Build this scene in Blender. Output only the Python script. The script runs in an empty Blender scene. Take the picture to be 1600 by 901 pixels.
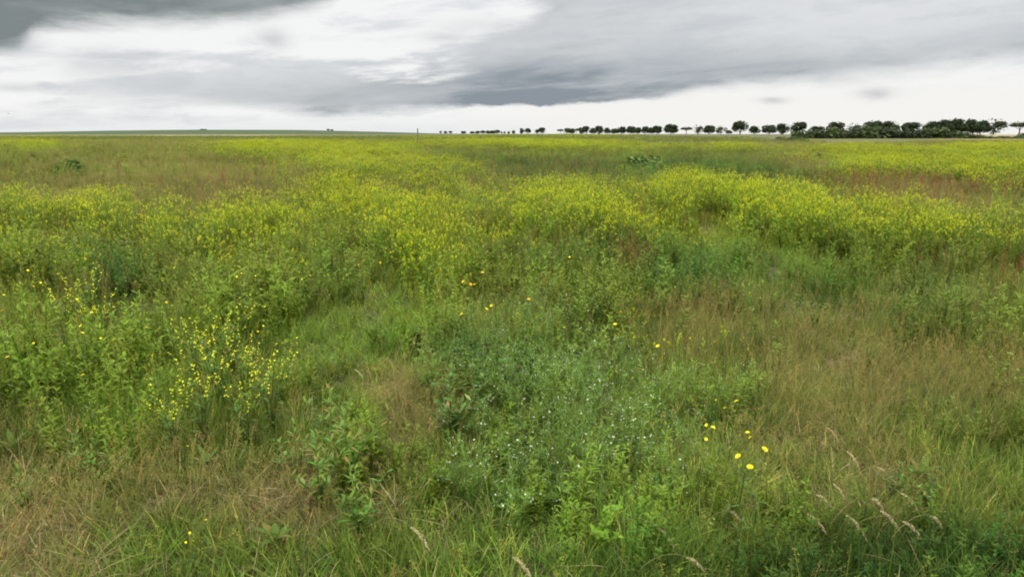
import bpy, math, random
import numpy as np
from mathutils import Vector

random.seed(7)
RNG = np.random.default_rng(11)
R = math.radians
SC = bpy.context.scene
COL = SC.collection
EYE, PITCH, F = 2.4, R(13.2), 1042.0          # eye height in metres, downward pitch, focal length in photo pixels
CP, SP = math.cos(PITCH), math.sin(PITCH)


# ------------------------------------------------------------------ plan of the place
def ray(px, py):
    cx, cy = (px - 800) / F, (450.5 - py) / F
    return np.array([cx, CP + cy * SP, -SP + cy * CP])


def spot(px, py, z=0.0):
    """bearing / depression -> point on the level plane at height z"""
    d = ray(px, py)
    t = (z - EYE) / d[2]
    return d[0] * t, d[1] * t


def at_dist(px, dist):
    """ground position on a bearing at a given distance"""
    return (px - 800) / F * dist / CP * 0.985, dist


def height_for(row, dist):
    return EYE + (205.0 - row) * dist / F / CP * 0.955


def plan(x, y, z=0.6):
    """survey coordinates (bearing, depression) of a ground point"""
    dz = z - EYE
    dep = y * CP - dz * SP
    return 800 + F * x / dep, 450.5 - F * (y * SP + dz * CP) / dep


# ------------------------------------------------------------------ noise
_H = np.random.default_rng(3).random((256, 256)).astype(np.float32)


def vnoise(x, y):
    x = np.asarray(x, float); y = np.asarray(y, float)
    xi = np.floor(x).astype(int); yi = np.floor(y).astype(int)
    fx = x - xi; fy = y - yi
    fx = fx * fx * (3 - 2 * fx); fy = fy * fy * (3 - 2 * fy)
    a = _H[xi & 255, yi & 255]; b = _H[(xi + 1) & 255, yi & 255]
    c = _H[xi & 255, (yi + 1) & 255]; d = _H[(xi + 1) & 255, (yi + 1) & 255]
    return (a * (1 - fx) + b * fx) * (1 - fy) + (c * (1 - fx) + d * fx) * fy


def fbm(x, y, s, o=3):
    t = 0; a = 0.5; n = 0; f = 1.0 / s
    for k in range(o):
        t = t + a * vnoise(np.asarray(x) * f + 17.3 * k, np.asarray(y) * f + 9.1 * k); n += a; a *= 0.5; f *= 2.1
    return t / n


def sstep(a, b, x):
    t = np.clip((x - a) / (b - a), 0, 1)
    return t * t * (3 - 2 * t)


# ------------------------------------------------------------------ terrain
CREST_PX = [-900, 0, 100, 200, 330, 480, 560, 640, 690, 800, 1000, 1700, 3000]
CREST_Z = [0.2, 0.9, 2.3, 4.6, 6.4, 6.2, 4.0, 1.2, -0.7, -2.0, -2.4, -2.2, -2.0]


def ground_z(x, y):
    x = np.asarray(x, float); y = np.asarray(y, float)
    d = np.hypot(x, y)
    px = np.where(y > 1, 800 + F * x / np.maximum(y, 1) * CP, np.where(x > 0, 3000, -900))
    crest = np.interp(px, CREST_PX, CREST_Z)
    right = sstep(600, 950, px)
    zr = np.interp(d, [0, 150, 250, 400, 600, 1000, 1500, 3000, 9000], [0, 0, .45, 1.15, .6, -.8, -2.3, -25, -150])
    zl = np.interp(d, [0, 150, 250, 420, 600, 1500], [0, 0, -.15, 0, .2, 1])
    up = sstep(560, 1500, d)
    zl = zl * (1 - up) + crest * up - np.maximum(d - 1500, 0) * 0.02
    z = zl * (1 - right) + zr * right
    near = 1 - sstep(80, 200, d)
    return z + near * ((fbm(x, y, 7, 2) - .5) * .22 + (fbm(x, y, 1.3, 2) - .5) * .10)


def gz(x, y):
    return float(ground_z(np.array([x]), np.array([y]))[0])


# ------------------------------------------------------------------ vegetation plan
def blobs(px, py, lst):
    m = 0
    for (cx, cy, rx, ry, w) in lst:
        m = m + w * np.exp(-(((px - cx) / rx) ** 2 + ((py - cy) / ry) ** 2))
    return m


BUSH = [(90, 430, 160, 70, 1.0), (330, 430, 160, 60, .8), (560, 440, 120, 70, .8), (90, 560, 120, 60, .7), (420, 520, 120, 60, .7), (1150, 390, 260, 40, .8), (930, 390, 90, 40, .6)]
YEL = [(40, 226, 60, 8, .9), (420, 228, 80, 10, 1.3), (490, 245, 90, 14, 1.2), (600, 246, 60, 14, .9), (690, 262, 60, 14, 1.1), (560, 225, 120, 6, .6),
       (790, 222, 110, 9, 1.1), (950, 225, 90, 8, .8), (1150, 230, 60, 6, .8), (1420, 245, 160, 12, .9), (1540, 265, 110, 20, .75),
       (1380, 262, 80, 12, .7), (1560, 232, 120, 8, 1.0), (1330, 232, 60, 6, .7),
       (40, 345, 55, 36, .85), (150, 345, 50, 36, .8), (255, 340, 28, 28, .5), (385, 355, 55, 40, .7), (535, 310, 50, 36, .95), (560, 266, 50, 14, .3),
       (690, 335, 75, 34, 1.25), (660, 375, 50, 24, .8), (800, 345, 40, 26, .8), (890, 315, 90, 26, 1.0), (1070, 310, 60, 34, 1.15), (1180, 320, 80, 26, 1.0),
       (1280, 325, 70, 24, .8), (1400, 335, 80, 24, .6), (1520, 350, 80, 24, .4), (970, 340, 60, 24, .6), (420, 385, 60, 24, .45),
       (60, 420, 80, 30, .30), (130, 470, 60, 40, .3)]
DRY = [(350, 275, 170, 40, .6), (620, 285, 60, 16, .5), (860, 262, 120, 14, .6), (110, 285, 90, 30, .5), (1265, 246, 45, 10, 1.2), (1450, 285, 130, 18, .8), (1320, 520, 240, 70, .62),
       (1150, 470, 160, 40, .6), (1520, 560, 140, 60, .65), (1250, 620, 120, 50, .75), (640, 620, 70, 60, 1.1), (300, 750, 200, 45, .85), (50, 810, 100, 85, 1.4),
       (20, 660, 60, 40, .6), (1340, 715, 80, 32, .9), (600, 560, 50, 30, .7), (440, 780, 60, 60, .7), (1100, 690, 120, 50, .35), (770, 460, 80, 30, .5), (680, 800, 80, 60, .4), (280, 400, 200, 50, .15)]
DARK = [(180, 395, 60, 30, .9), (840, 375, 60, 22, .7), (960, 375, 60, 22, .7), (1090, 390, 90, 28, .9), (1230, 400, 90, 26, .8), (750, 250, 130, 14, .5), (900, 258, 120, 16, .8), (1080, 252, 150, 14, 1.0),
        (1190, 270, 90, 14, .9), (720, 540, 60, 50, .9), (830, 560, 60, 40, .6), (1230, 860, 320, 62, 1.1), (1500, 850, 160, 60, .9), (940, 850, 140, 50, .4), (1350, 285, 60, 14, .7), (120, 256, 25, 8, .8),
        (480, 395, 60, 24, .4), (1430, 410, 120, 30, .5), (1350, 480, 280, 90, .45), (1520, 640, 150, 90, .4), (1150, 600, 120, 80, .3), (620, 220, 100, 6, .6)]
LUSH = [(800, 800, 160, 90, 1.0), (520, 660, 60, 80, 1.0), (500, 860, 120, 60, .8), (220, 850, 120, 60, .6), (620, 480, 90, 60, .8), (450, 480, 120, 60, .6), (50, 600, 80, 60, .7), (200, 560, 100, 50, .6),
        (1000, 820, 120, 60, .6), (1080, 360, 160, 40, .5), (1200, 370, 150, 30, .5), (950, 640, 120, 70, .6), (760, 560, 60, 50, .6), (150, 660, 60, 50, .6)]
MAY = [(760, 545, 80, 50, 1.0), (880, 580, 100, 60, 1.1), (960, 650, 100, 60, 1.0), (880, 480, 90, 40, .6), (830, 740, 120, 60, .8)]
RUST = [(985, 372, 30, 28, 1.1), (1440, 285, 150, 16, .9), (1340, 270, 60, 12, .6), (400, 262, 100, 14, .25), (1590, 500, 30, 120, .5), (600, 250, 80, 10, .3)]


def zones(x, y):
    px, py = plan(x, y, .2 + .45 * sstep(3.5, 9, y))
    wx = (fbm(x, y, 2.2) - .5); wy = (fbm(x + 50, y - 30, 2.2) - .5)
    px = px + wx * 110 * np.clip(8 / np.maximum(y, 1), .15, 1.3); py = py + wy * 40 * np.clip(8 / np.maximum(y, 1), .1, 1.3)
    z = {k: np.clip(blobs(px, py, v), 0, 1.5) for k, v in dict(Y=YEL, D=DRY, K=DARK, L=LUSH, M=MAY, Q=RUST, B=BUSH).items()}
    far = sstep(14, 40, y)
    n = fbm(x + 200, y, 1.6) * (1 - far) + fbm(x + 20, y, 6.5, 2) * far
    z['Y'] = np.clip(z['Y'] * np.clip(-.35 + 2.6 * n, .12, 1.5) * (1.25 - .25 * far) * (1 - .75 * np.clip(z['K'], 0, 1)), 0, 1.3)
    return z


def scatter(dens, dmin, dmax, side=1.5, cell=None):
    """random points, dens(d) per square metre, in the wedge the place opens to"""
    ds = np.geomspace(dmin, dmax, 400)
    wdt = 2 * (0.80 * ds + side)
    pdf = np.vectorize(dens)(ds) * wdt
    cdf = np.concatenate([[0], np.cumsum((pdf[1:] + pdf[:-1]) / 2 * np.diff(ds))])
    n = int(cdf[-1])
    y = np.interp(RNG.random(n) * cdf[-1], cdf, ds)
    x = (RNG.random(n) * 2 - 1) * (0.80 * y + side)
    return x, y


# ------------------------------------------------------------------ materials
def plant_material(name, instanced=True, trans=.38, rough=.6):
    m = bpy.data.materials.new(name); m.use_nodes = True
    nt = m.node_tree; nt.nodes.clear()
    N, L = nt.nodes.new, nt.links.new
    out = N('ShaderNodeOutputMaterial')
    a = N('ShaderNodeAttribute'); a.attribute_name = 'Col'
    col = a.outputs['Color']
    if instanced:
        t = N('ShaderNodeAttribute'); t.attribute_type = 'INSTANCER'; t.attribute_name = 'tint'
        mx = N('ShaderNodeMix'); mx.data_type = 'RGBA'; mx.inputs[6].default_value = (1, 1, 1, 1)
        L(a.outputs['Alpha'], mx.inputs[0]); L(t.outputs['Color'], mx.inputs[7])
        mu = N('ShaderNodeMix'); mu.data_type = 'RGBA'; mu.blend_type = 'MULTIPLY'; mu.inputs[0].default_value = 1
        L(col, mu.inputs[6]); L(mx.outputs[2], mu.inputs[7]); col = mu.outputs[2]
    # mottling of the leaf surface
    ge = N('ShaderNodeNewGeometry')
    nz = N('ShaderNodeTexNoise'); nz.inputs['Scale'].default_value = 35; nz.inputs['Detail'].default_value = 1
    L(ge.outputs['Position'], nz.inputs['Vector'])
    mr = N('ShaderNodeMapRange'); mr.inputs[1].default_value = .3; mr.inputs[2].default_value = .7; mr.inputs[3].default_value = .82; mr.inputs[4].default_value = 1.18
    L(nz.outputs['Fac'], mr.inputs[0])
    sc = N('ShaderNodeVectorMath'); sc.operation = 'SCALE'; L(col, sc.inputs[0]); L(mr.outputs[0], sc.inputs['Scale']); col = sc.outputs[0]
    p = N('ShaderNodeBsdfPrincipled'); p.inputs['Roughness'].default_value = rough; p.inputs['Specular IOR Level'].default_value = .10
    L(col, p.inputs['Base Color'])
    tr = N('ShaderNodeBsdfTranslucent'); L(col, tr.inputs['Color'])
    ms = N('ShaderNodeMixShader'); ms.inputs[0].default_value = trans
    L(p.outputs[0], ms.inputs[1]); L(tr.outputs[0], ms.inputs[2]); L(ms.outputs[0], out.inputs[0])
    return m


M_INST = plant_material('meadow plant leaf', True)
M_PLANT = plant_material('single plant leaf', False)
M_PETAL = plant_material('petal', False, .25, .6)
M_TREE = plant_material('tree foliage', False, .15, .7)


def solid_material(name, c1, c2, scale, rough=.85, stretch=(1, 1, 1)):
    m = bpy.data.materials.new(name); m.use_nodes = True
    nt = m.node_tree; N, L = nt.nodes.new, nt.links.new
    p = nt.nodes['Principled BSDF']; p.inputs['Roughness'].default_value = rough
    tc = N('ShaderNodeTexCoord'); mp = N('ShaderNodeMapping'); mp.inputs['Scale'].default_value = stretch
    nz = N('ShaderNodeTexNoise'); nz.inputs['Scale'].default_value = scale; nz.inputs['Detail'].default_value = 5
    rp = N('ShaderNodeValToRGB'); rp.color_ramp.elements[0].color = (*c1, 1); rp.color_ramp.elements[1].color = (*c2, 1)
    rp.color_ramp.elements[0].position = .35; rp.color_ramp.elements[1].position = .65
    L(tc.outputs['Object'], mp.inputs[0]); L(mp.outputs[0], nz.inputs['Vector']); L(nz.outputs['Fac'], rp.inputs[0]); L(rp.outputs[0], p.inputs['Base Color'])
    bp = N('ShaderNodeBump'); bp.inputs['Strength'].default_value = .4; bp.inputs['Distance'].default_value = .02
    L(nz.outputs['Fac'], bp.inputs['Height']); L(bp.outputs[0], p.inputs['Normal'])
    return m


M_BARK = solid_material('bark', (.03, .025, .02), (.09, .075, .06), 6, .9, (3, 3, .6))
M_POST = solid_material('weathered wood', (.05, .045, .035), (.14, .125, .10), 9, .9, (6, 6, .5))


# ------------------------------------------------------------------ mesh builder
class MB:
    def __init__(s):
        s.v = []; s.f = []; s.c = []

    def add(s, vs, fs, cs):
        o = len(s.v); s.v += [tuple(map(float, p)) for p in vs]
        s.f += [tuple(i + o for i in f) for f in fs]
        s.c += cs if isinstance(cs, list) else [cs] * len(vs)

    def strip(s, pts, dirs, wid, c0, c1=None):
        """a tapering ribbon along pts; dirs = side vectors"""
        c1 = c1 or c0; n = len(pts); vs = []; cs = []; fs = []
        for i, (p, d, w) in enumerate(zip(pts, dirs, wid)):
            t = i / (n - 1); c = tuple(a + (b - a) * t for a, b in zip(c0, c1))
            vs += [p - d * w, p + d * w]; cs += [c, c]
        for i in range(n - 1):
            fs.append((2 * i, 2 * i + 1, 2 * i + 3, 2 * i + 2))
        s.add(vs, fs, cs)

    def blade(s, base, az, ln, w, tilt, bend, c0, c1=None, seg=3, prof=None):
        p = Vector(base); pts = [p.copy()]; side = Vector((-math.sin(az), math.cos(az), 0)); a = tilt
        for i in range(seg):
            a2 = a + bend / seg * (.5 + i / seg)
            p = p + Vector((math.sin(a2) * math.cos(az), math.sin(a2) * math.sin(az), math.cos(a2))) * (ln / seg); a = a2
            pts.append(p.copy())
        prof = prof or [1, .95, .65, .08, 0]
        ws = [w * np.interp(i / seg, np.linspace(0, 1, len(prof)), prof) for i in range(seg + 1)]
        s.strip(pts, [side] * (seg + 1), ws, c0, c1)
        return p, a

    def leaf(s, base, az, ln, w, tilt, bend, c0, c1=None, seg=4):
        return s.blade(base, az, ln, w, tilt, bend, c0, c1, seg, [.12, .8, 1, .65, 0])

    def tube(s, pts, rad, c, k=3):
        vs = []; n = len(pts)
        for i, p in enumerate(pts):
            r = rad[i] if isinstance(rad, (list, tuple)) else rad
            t = (pts[min(i + 1, n - 1)] - pts[max(i - 1, 0)]); t = t.normalized() if t.length else Vector((0, 0, 1))
            u = t.orthogonal().normalized(); w = t.cross(u)
            for j in range(k):
                g = 2 * math.pi * j / k
                vs.append(p + (u * math.cos(g) + w * math.sin(g)) * r)
        fs = [(i * k + j, i * k + (j + 1) % k, (i + 1) * k + (j + 1) % k, (i + 1) * k + j) for i in range(n - 1) for j in range(k)]
        fs += [tuple(range(k - 1, -1, -1)), tuple((n - 1) * k + j for j in range(k))]
        s.add(vs, fs, c)

    def dia(s, c, u, w, col):
        """little diamond petal / spikelet centred at c with half axes u, w"""
        s.add([c - u, c - w, c + u, c + w], [(0, 1, 2, 3)], col)

    def mesh(s, name, mat, smooth=True):
        me = bpy.data.meshes.new(name)
        me.from_pydata(s.v, [], s.f)
        a = me.color_attributes.new('Col', 'FLOAT_COLOR', 'POINT')
        a.data.foreach_set('color', np.array(s.c, np.float32).ravel())
        if smooth: me.polygons.foreach_set('use_smooth', [True] * len(me.polygons))
        me.materials.append(mat); me.update()
        return me

    def obj(s, name, mat, parent=None, loc=None, smooth=True):
        o = bpy.data.objects.new(name, s.mesh(name, mat, smooth)); COL.objects.link(o)
        if parent: o.parent = parent
        if loc: o.location = loc
        return o


U = random.uniform


def rv():
    v = Vector((random.gauss(0, 1), random.gauss(0, 1), random.gauss(0, 1)))
    return v.normalized()


def shade(c, a=.15):
    k = 1 + U(-a, a)
    return (c[0] * k * (1 + U(-.05, .05)), c[1] * k, c[2] * k, c[3] if len(c) > 3 else 1)


def tag(o, label, cat, group=None, kind=None):
    if label: o['label'] = label
    if cat: o['category'] = cat
    if group: o['group'] = group
    if kind: o['kind'] = kind
    return o


def empty(name, loc, rz=0, scale=1.0):
    o = bpy.data.objects.new(name, None); COL.objects.link(o)
    o.location = loc; o.rotation_euler = (0, 0, rz); o.scale = (scale,) * 3; o.empty_display_size = .1
    return o


def copy_thing(o, loc, rz=0, scale=1.0, label=None):
    c = o.copy(); COL.objects.link(c); c.location = loc; c.rotation_euler = (0, 0, rz); c.scale = (scale,) * 3 if not hasattr(scale, '__len__') else scale
    if label: c['label'] = label
    for ch in [k for k in bpy.data.objects if k.parent == o]:
        d = ch.copy(); COL.objects.link(d); d.parent = c
        for g in [k for k in bpy.data.objects if k.parent == ch]:
            e = g.copy(); COL.objects.link(e); e.parent = d
    return c


# ------------------------------------------------------------------ plant shapes for the meadow cover
W1 = (1, 1, 1, 1)                       # takes the tint of the patch it grows in


def grass_shape(n, h, spread, wid, lean, culms=0):
    b = MB()
    for i in range(n):
        r = spread * math.sqrt(random.random()); g = U(0, 6.283)
        g2 = g + U(-.9, .9)
        c = shade(W1, .28)
        if random.random() < .10: c = (2.6, 1.75, 1.9, 1)          # a withered blade
        b.blade((r * math.cos(g), r * math.sin(g), -.02), g2, h * U(.5, 1.1), wid * U(.7, 1.3), U(.02, lean), U(.2, 1.5), (c[0] * 1.1, c[1] * .95, c[2], 1), c, 4)
    for i in range(culms):
        g = U(0, 6.283); r = spread * random.random()
        p, a = b.blade((r * math.cos(g), r * math.sin(g), 0), g, h * U(1.1, 1.5), .0012, U(.02, .2), U(.1, .5), (1.5, 1.1, 1.1, 1), None, 3, [1, 1, 1])
        for k in range(12):
            q = p - Vector((0, 0, 1)) * h * .022 * k + Vector((U(-1, 1), U(-1, 1), 0)) * .012
            b.dia(q, rv() * .008, rv() * .003, (2.0, 1.25, 1.7, 1))
    return b


def panicle_shape(n, h, spread, tone):
    """fine flowering grass: hair-thin culms with an airy brownish panicle"""
    b = MB()
    for i in range(n):
        g = U(0, 6.283); r = spread * math.sqrt(random.random()); hh = h * U(.7, 1.15)
        p, a = b.blade((r * math.cos(g), r * math.sin(g), 0), g + U(-.5, .5), hh, .0011, U(.02, .22), U(.1, .7), (.9, .95, .6, 1), (1.1, .95, .8, 1), 4, [1, 1, 1])
        ax = Vector((math.sin(a) * math.cos(g), math.sin(a) * math.sin(g), math.cos(a)))
        for k in range(22):
            t = random.random(); rr = (.028 * (1 - t) + .005) * U(.4, 1.3); g3 = U(0, 6.283)
            q = p - ax * (hh * .24 * (1 - t)) + Vector((rr * math.cos(g3), rr * math.sin(g3), U(-.01, .01)))
            b.dia(q, (ax + rv() * .6) * U(.004, .008), rv() * .0022, shade(tone, .25))
    for i in range(7):
        g = U(0, 6.283)
        b.blade((spread * .5 * math.cos(g), spread * .5 * math.sin(g), -.01), g, h * U(.35, .6), .0028, U(.05, .5), U(.3, 1.4), shade((.8, 1, .55, 1)), shade((1.1, 1.0, .7, 1)), 4)
    return b


def flower4(b, p, s, col):
    n = (Vector((0, 0, 1)) + rv() * .8).normalized(); u = n.orthogonal().normalized(); w = n.cross(u)
    b.dia(p, u * s, w * s * .42, col); b.dia(p + n * .001, w * s, u * s * .42, col)


def mustard_shape(h, nb, bloom, leafn=12, fl=.009):
    """branched yellow-flowered mustard: racemes on top, thin pods below them, lobed leaves low down"""
    b = MB(); lean = Vector((U(-.12, .12), U(-.12, .12), 0))
    st = [Vector((0, 0, -.02)) + lean * t * h + Vector((0, 0, 1)) * h * t for t in (0, .35, .7, 1)]
    b.tube(st, [.006, .005, .004, .002], (.75, .95, .7, 1))
    tips = [(st[3], Vector((0, 0, 1)))]
    for i in range(nb):
        t = U(.35, .92); p = Vector((0, 0, -.02)) + lean * t * h + Vector((0, 0, 1)) * h * t; g = i * 2.4 + U(-.4, .4)
        ln = h * (1.05 - t) * U(.75, 1.15)
        q, a = b.blade(p, g, ln, .0018, U(.55, .95), U(-.5, -.1), (.8, 1, .7, 1), None, 3, [1, 1, .7])
        tips.append((q, Vector((math.cos(g) * .3, math.sin(g) * .3, 1)).normalized()))
        b.leaf(p, g + U(-.3, .3), U(.04, .09), U(.006, .012), U(.8, 1.3), U(.1, .7), shade((1, 1.05, .9, 1)), None, 3)
    for q, ax in tips:
        for k in range(int(bloom * U(.6, 1.3))):
            t = abs(random.gauss(0, .5)); g = U(0, 6.283); rr = .006 + .016 * t
            c = (U(.44, .54), U(.46, .54), U(.008, .022), 0) if random.random() < .8 else (.35, .42, .02, 0)
            flower4(b, q - ax * .055 * t + Vector((rr * math.cos(g), rr * math.sin(g), U(0, .01))), fl * U(.7, 1.2), c)
        for k in range(7):
            g = U(0, 6.283); p = q - ax * U(.05, .20)
            b.blade(p, g, U(.025, .05), .0012, U(.3, .8), -.3, (1.1, 1.1, .7, 1), None, 2, [1, 1, .3])
    for i in range(leafn):
        t = U(.02, .55); p = lean * t * h + Vector((0, 0, h * t)); g = i * 2.4 + U(-.5, .5); ln = U(.09, .17) * (1.1 - t)
        for k in range(2):
            b.leaf(p, g + U(-.25, .25), ln * U(.7, 1), ln * U(.16, .24), U(.6, 1.2), U(.3, 1.1), shade((.95, 1.05, .9, 1)), shade(W1), 4)
    return b


def weed_shape(h, nl, ln, wd, col=W1, branch=3):
    """upright leafy weed with lance-shaped leaves"""
    b = MB(); axes = [(0, 0, h)]
    for i in range(branch): axes.append((U(-.35, .35), U(-.35, .35), h * U(.55, .9)))
    for (lx, ly, hh) in axes:
        st = [Vector((lx * hh * t * t, ly * hh * t * t, hh * t - .02)) for t in (0, .4, .75, 1)]
        b.tube(st, [.005, .004, .003, .0015], (.9 * col[0], .85 * col[1], .8 * col[2], 1))
        n = int(nl * hh / h)
        for i in range(n):
            t = U(.12, 1); p = Vector((lx * hh * t * t, ly * hh * t * t, hh * t)); g = i * 2.4 + U(-.4, .4); s = (1.15 - .6 * t)
            b.leaf(p, g, ln * s * U(.7, 1.15), wd * s * U(.8, 1.1), U(.6, 1.15), U(.1, 1.0), shade(col, .18), shade(col, .18), 4)
    return b


def mayweed_shape(h):
    """bushy thread-leaved herb"""
    b = MB()
    for i in range(11):
        g = i * 2.4; lx, ly = .6 * math.cos(g) * U(.3, 1), .6 * math.sin(g) * U(.3, 1); hh = h * U(.6, 1.1)
        f = lambda t: Vector((lx * hh * t * t, ly * hh * t * t, hh * t - .01))
        b.strip([f(t) for t in (0, .35, .7, 1)], [Vector((-math.sin(g), math.cos(g), 0))] * 4, [.0022, .002, .0016, .001], (.9, .95, .8, 1))
        for k in range(22):
            p = f(U(.15, 1)); g2 = U(0, 6.283)
            b.blade(p, g2, U(.025, .055), .0019, U(.4, 1.4), U(0, .5), shade((.9, 1, 1.0, 1), .2), None, 2, [1, .9, .2])
        for k in range(3):
            b.dia(f(U(.8, 1.03)) + rv() * .03, rv() * .005, rv() * .004, (.30, .34, .25, 0))
    return b


def straw_shape(n, h, spread):
    b = MB()
    for i in range(n):
        g = U(0, 6.283); r = spread * math.sqrt(random.random()); c = shade(U(0, 1) < .6 and (1.0, 1.0, 1.0, 1) or (.65, .55, .5, 1), .3)
        b.blade((r * math.cos(g), r * math.sin(g), U(0, .05)), g + U(-2, 2), h * U(.4, 1.1), .0022, U(.5, 1.4), U(.2, 1.3), c, c, 4, [1, 1, .8, .3])
    return b


def rosette_shape(n, ln, wd):
    b = MB()
    for i in range(n):
        g = i * 2.4 + U(-.3, .3)
        b.leaf((0, 0, .01), g, ln * U(.6, 1.1), wd * U(.7, 1.1), U(.35, 1.2), U(.4, 1.2), shade(W1, .2), shade(W1, .2), 5)
    return b


def dock_shape(h, col):
    """seeding dock: upright branches packed with rusty seed"""
    b = MB()
    for i in range(6):
        g = i * 1.05 + U(-.3, .3); l = U(.03, .28) if i else .02
        f = lambda t: Vector((l * math.cos(g) * h * max(t - .35, 0), l * math.sin(g) * h * max(t - .35, 0), h * t * (1 - .05 * i)))
        b.tube([f(t) for t in (0, .4, .7, 1)], [.005, .004, .003, .001], (.16, .07, .035, 0))
        for k in range(60):
            t = U(.4, 1); p = f(t) + rv() * .016
            b.dia(p, rv() * .006, rv() * .004, (*shade(col, .35)[:3], 0))
    for i in range(7):
        g = i * 2.4; b.leaf((0, 0, .02), g, U(.14, .24), U(.02, .032), U(.3, .9), U(.5, 1.2), (.07, .11, .03, 0), (.10, .09, .03, 0), 5)
    return b


def lib(name, shapes):
    r = []
    for s in shapes:
        r.append(bpy.data.objects.new(name, s.mesh(name, M_INST)))      # shape source, not placed in the scene
    return r


GRASS = lib('grass_tuft_shape', [grass_shape(20, .34, .08, .0036, .45) for _ in range(4)] + [grass_shape(16, .42, .07, .0032, .3, 1) for _ in range(3)])
PANI = lib('flowering_grass_shape', [panicle_shape(9, .62, .09, t) for t in ((1.5, 1.05, 1.0, 1), (1.3, 1.0, .9, 1), (1.25, .95, 1.1, 1), (1.6, 1.25, 1.0, 1))])
MUST = lib('mustard_shape', [mustard_shape(.86, 8, 15), mustard_shape(.95, 10, 13), mustard_shape(.8, 7, 18), mustard_shape(.9, 9, 11, 14), mustard_shape(.75, 9, 12)])
WEED = lib('leafy_weed_shape', [weed_shape(.55, 30, .085, .0105), weed_shape(.48, 28, .07, .013), weed_shape(.62, 32, .095, .009), weed_shape(.42, 26, .06, .015, W1, 5)])
MAYW = lib('thread_leaf_shape', [mayweed_shape(.42), mayweed_shape(.36), mayweed_shape(.48)])
STRAW = lib('straw_shape', [straw_shape(22, .20, .12), straw_shape(20, .26, .13), straw_shape(26, .17, .12)])
ROSE = lib('broad_leaf_shape', [rosette_shape(9, .13, .022), rosette_shape(7, .17, .028), rosette_shape(11, .10, .020)])
DOCK = lib('seeding_dock_shape', [dock_shape(.85, (.22, .085, .035)), dock_shape(.75, (.17, .075, .035)), dock_shape(.95, (.25, .11, .04))])


# ------------------------------------------------------------------ scattered cover: one object per kind of growth
def cover(name, label, cat, shapes, x, y, tint, scl, sclz=None, sink=0.0, lean=.2, kind='stuff'):
    n = len(x)
    me = bpy.data.meshes.new(name); me.vertices.add(n)
    co = np.column_stack([x, y, ground_z(x, y) - sink]).astype(np.float32)
    me.vertices.foreach_set('co', co.ravel())
    def att(nm, tp, key, arr):
        a = me.attributes.new(nm, tp, 'POINT'); a.data.foreach_set(key, np.ascontiguousarray(arr).ravel())
    rot = np.column_stack([RNG.normal(0, lean, n), RNG.normal(0, lean, n), RNG.random(n) * 6.283]).astype(np.float32)
    sclz = scl if sclz is None else sclz
    att('rot', 'FLOAT_VECTOR', 'vector', rot)
    att('scl', 'FLOAT_VECTOR', 'vector', np.column_stack([scl, scl, sclz]).astype(np.float32))
    att('pid', 'INT', 'value', RNG.integers(0, len(shapes), n).astype(np.int32))
    att('tint', 'FLOAT_COLOR', 'color', np.column_stack([tint, np.ones(n)]).astype(np.float32))
    o = bpy.data.objects.new(name, me); COL.objects.link(o)
    g = bpy.data.node_groups.new(name + ' growth', 'GeometryNodeTree')
    g.interface.new_socket('Geometry', in_out='INPUT', socket_type='NodeSocketGeometry')
    g.interface.new_socket('Geometry', in_out='OUTPUT', socket_type='NodeSocketGeometry')
    N, L = g.nodes.new, g.links.new
    gi, go = N('NodeGroupInput'), N('NodeGroupOutput')
    jn = N('GeometryNodeJoinGeometry')
    for s in shapes:
        oi = N('GeometryNodeObjectInfo'); oi.inputs['Object'].default_value = s; oi.inputs['As Instance'].default_value = True
        L(oi.outputs['Geometry'], jn.inputs[0])
    ip = N('GeometryNodeInstanceOnPoints'); ip.inputs['Pick Instance'].default_value = True
    def na(nm, tp):
        q = N('GeometryNodeInputNamedAttribute'); q.data_type = tp; q.inputs['Name'].default_value = nm; return q.outputs['Attribute']
    er = N('FunctionNodeEulerToRotation')
    L(gi.outputs[0], ip.inputs['Points']); L(jn.outputs[0], ip.inputs['Instance'])
    L(na('pid', 'INT'), ip.inputs['Instance Index']); L(na('rot', 'FLOAT_VECTOR'), er.inputs[0]); L(er.outputs[0], ip.inputs['Rotation'])
    L(na('scl', 'FLOAT_VECTOR'), ip.inputs['Scale']); L(ip.outputs[0], go.inputs[0])
    md = o.modifiers.new('growth', 'NODES'); md.node_group = g
    return tag(o, label, cat, None, kind)


PAL = dict(mid=(.100, .154, .022), lush=(.086, .172, .018), olive=(.132, .150, .038), brown=(.170, .150, .062), dark=(.040, .086, .014), yg=(.140, .172, .012), blue=(.088, .146, .034), rust=(.20, .100, .040))
PAL = {k: np.array(v) for k, v in PAL.items()}


def mixc(c, k, w):
    w = np.clip(w, 0, 1)[:, None]
    return c * (1 - w) + PAL[k] * w


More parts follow.
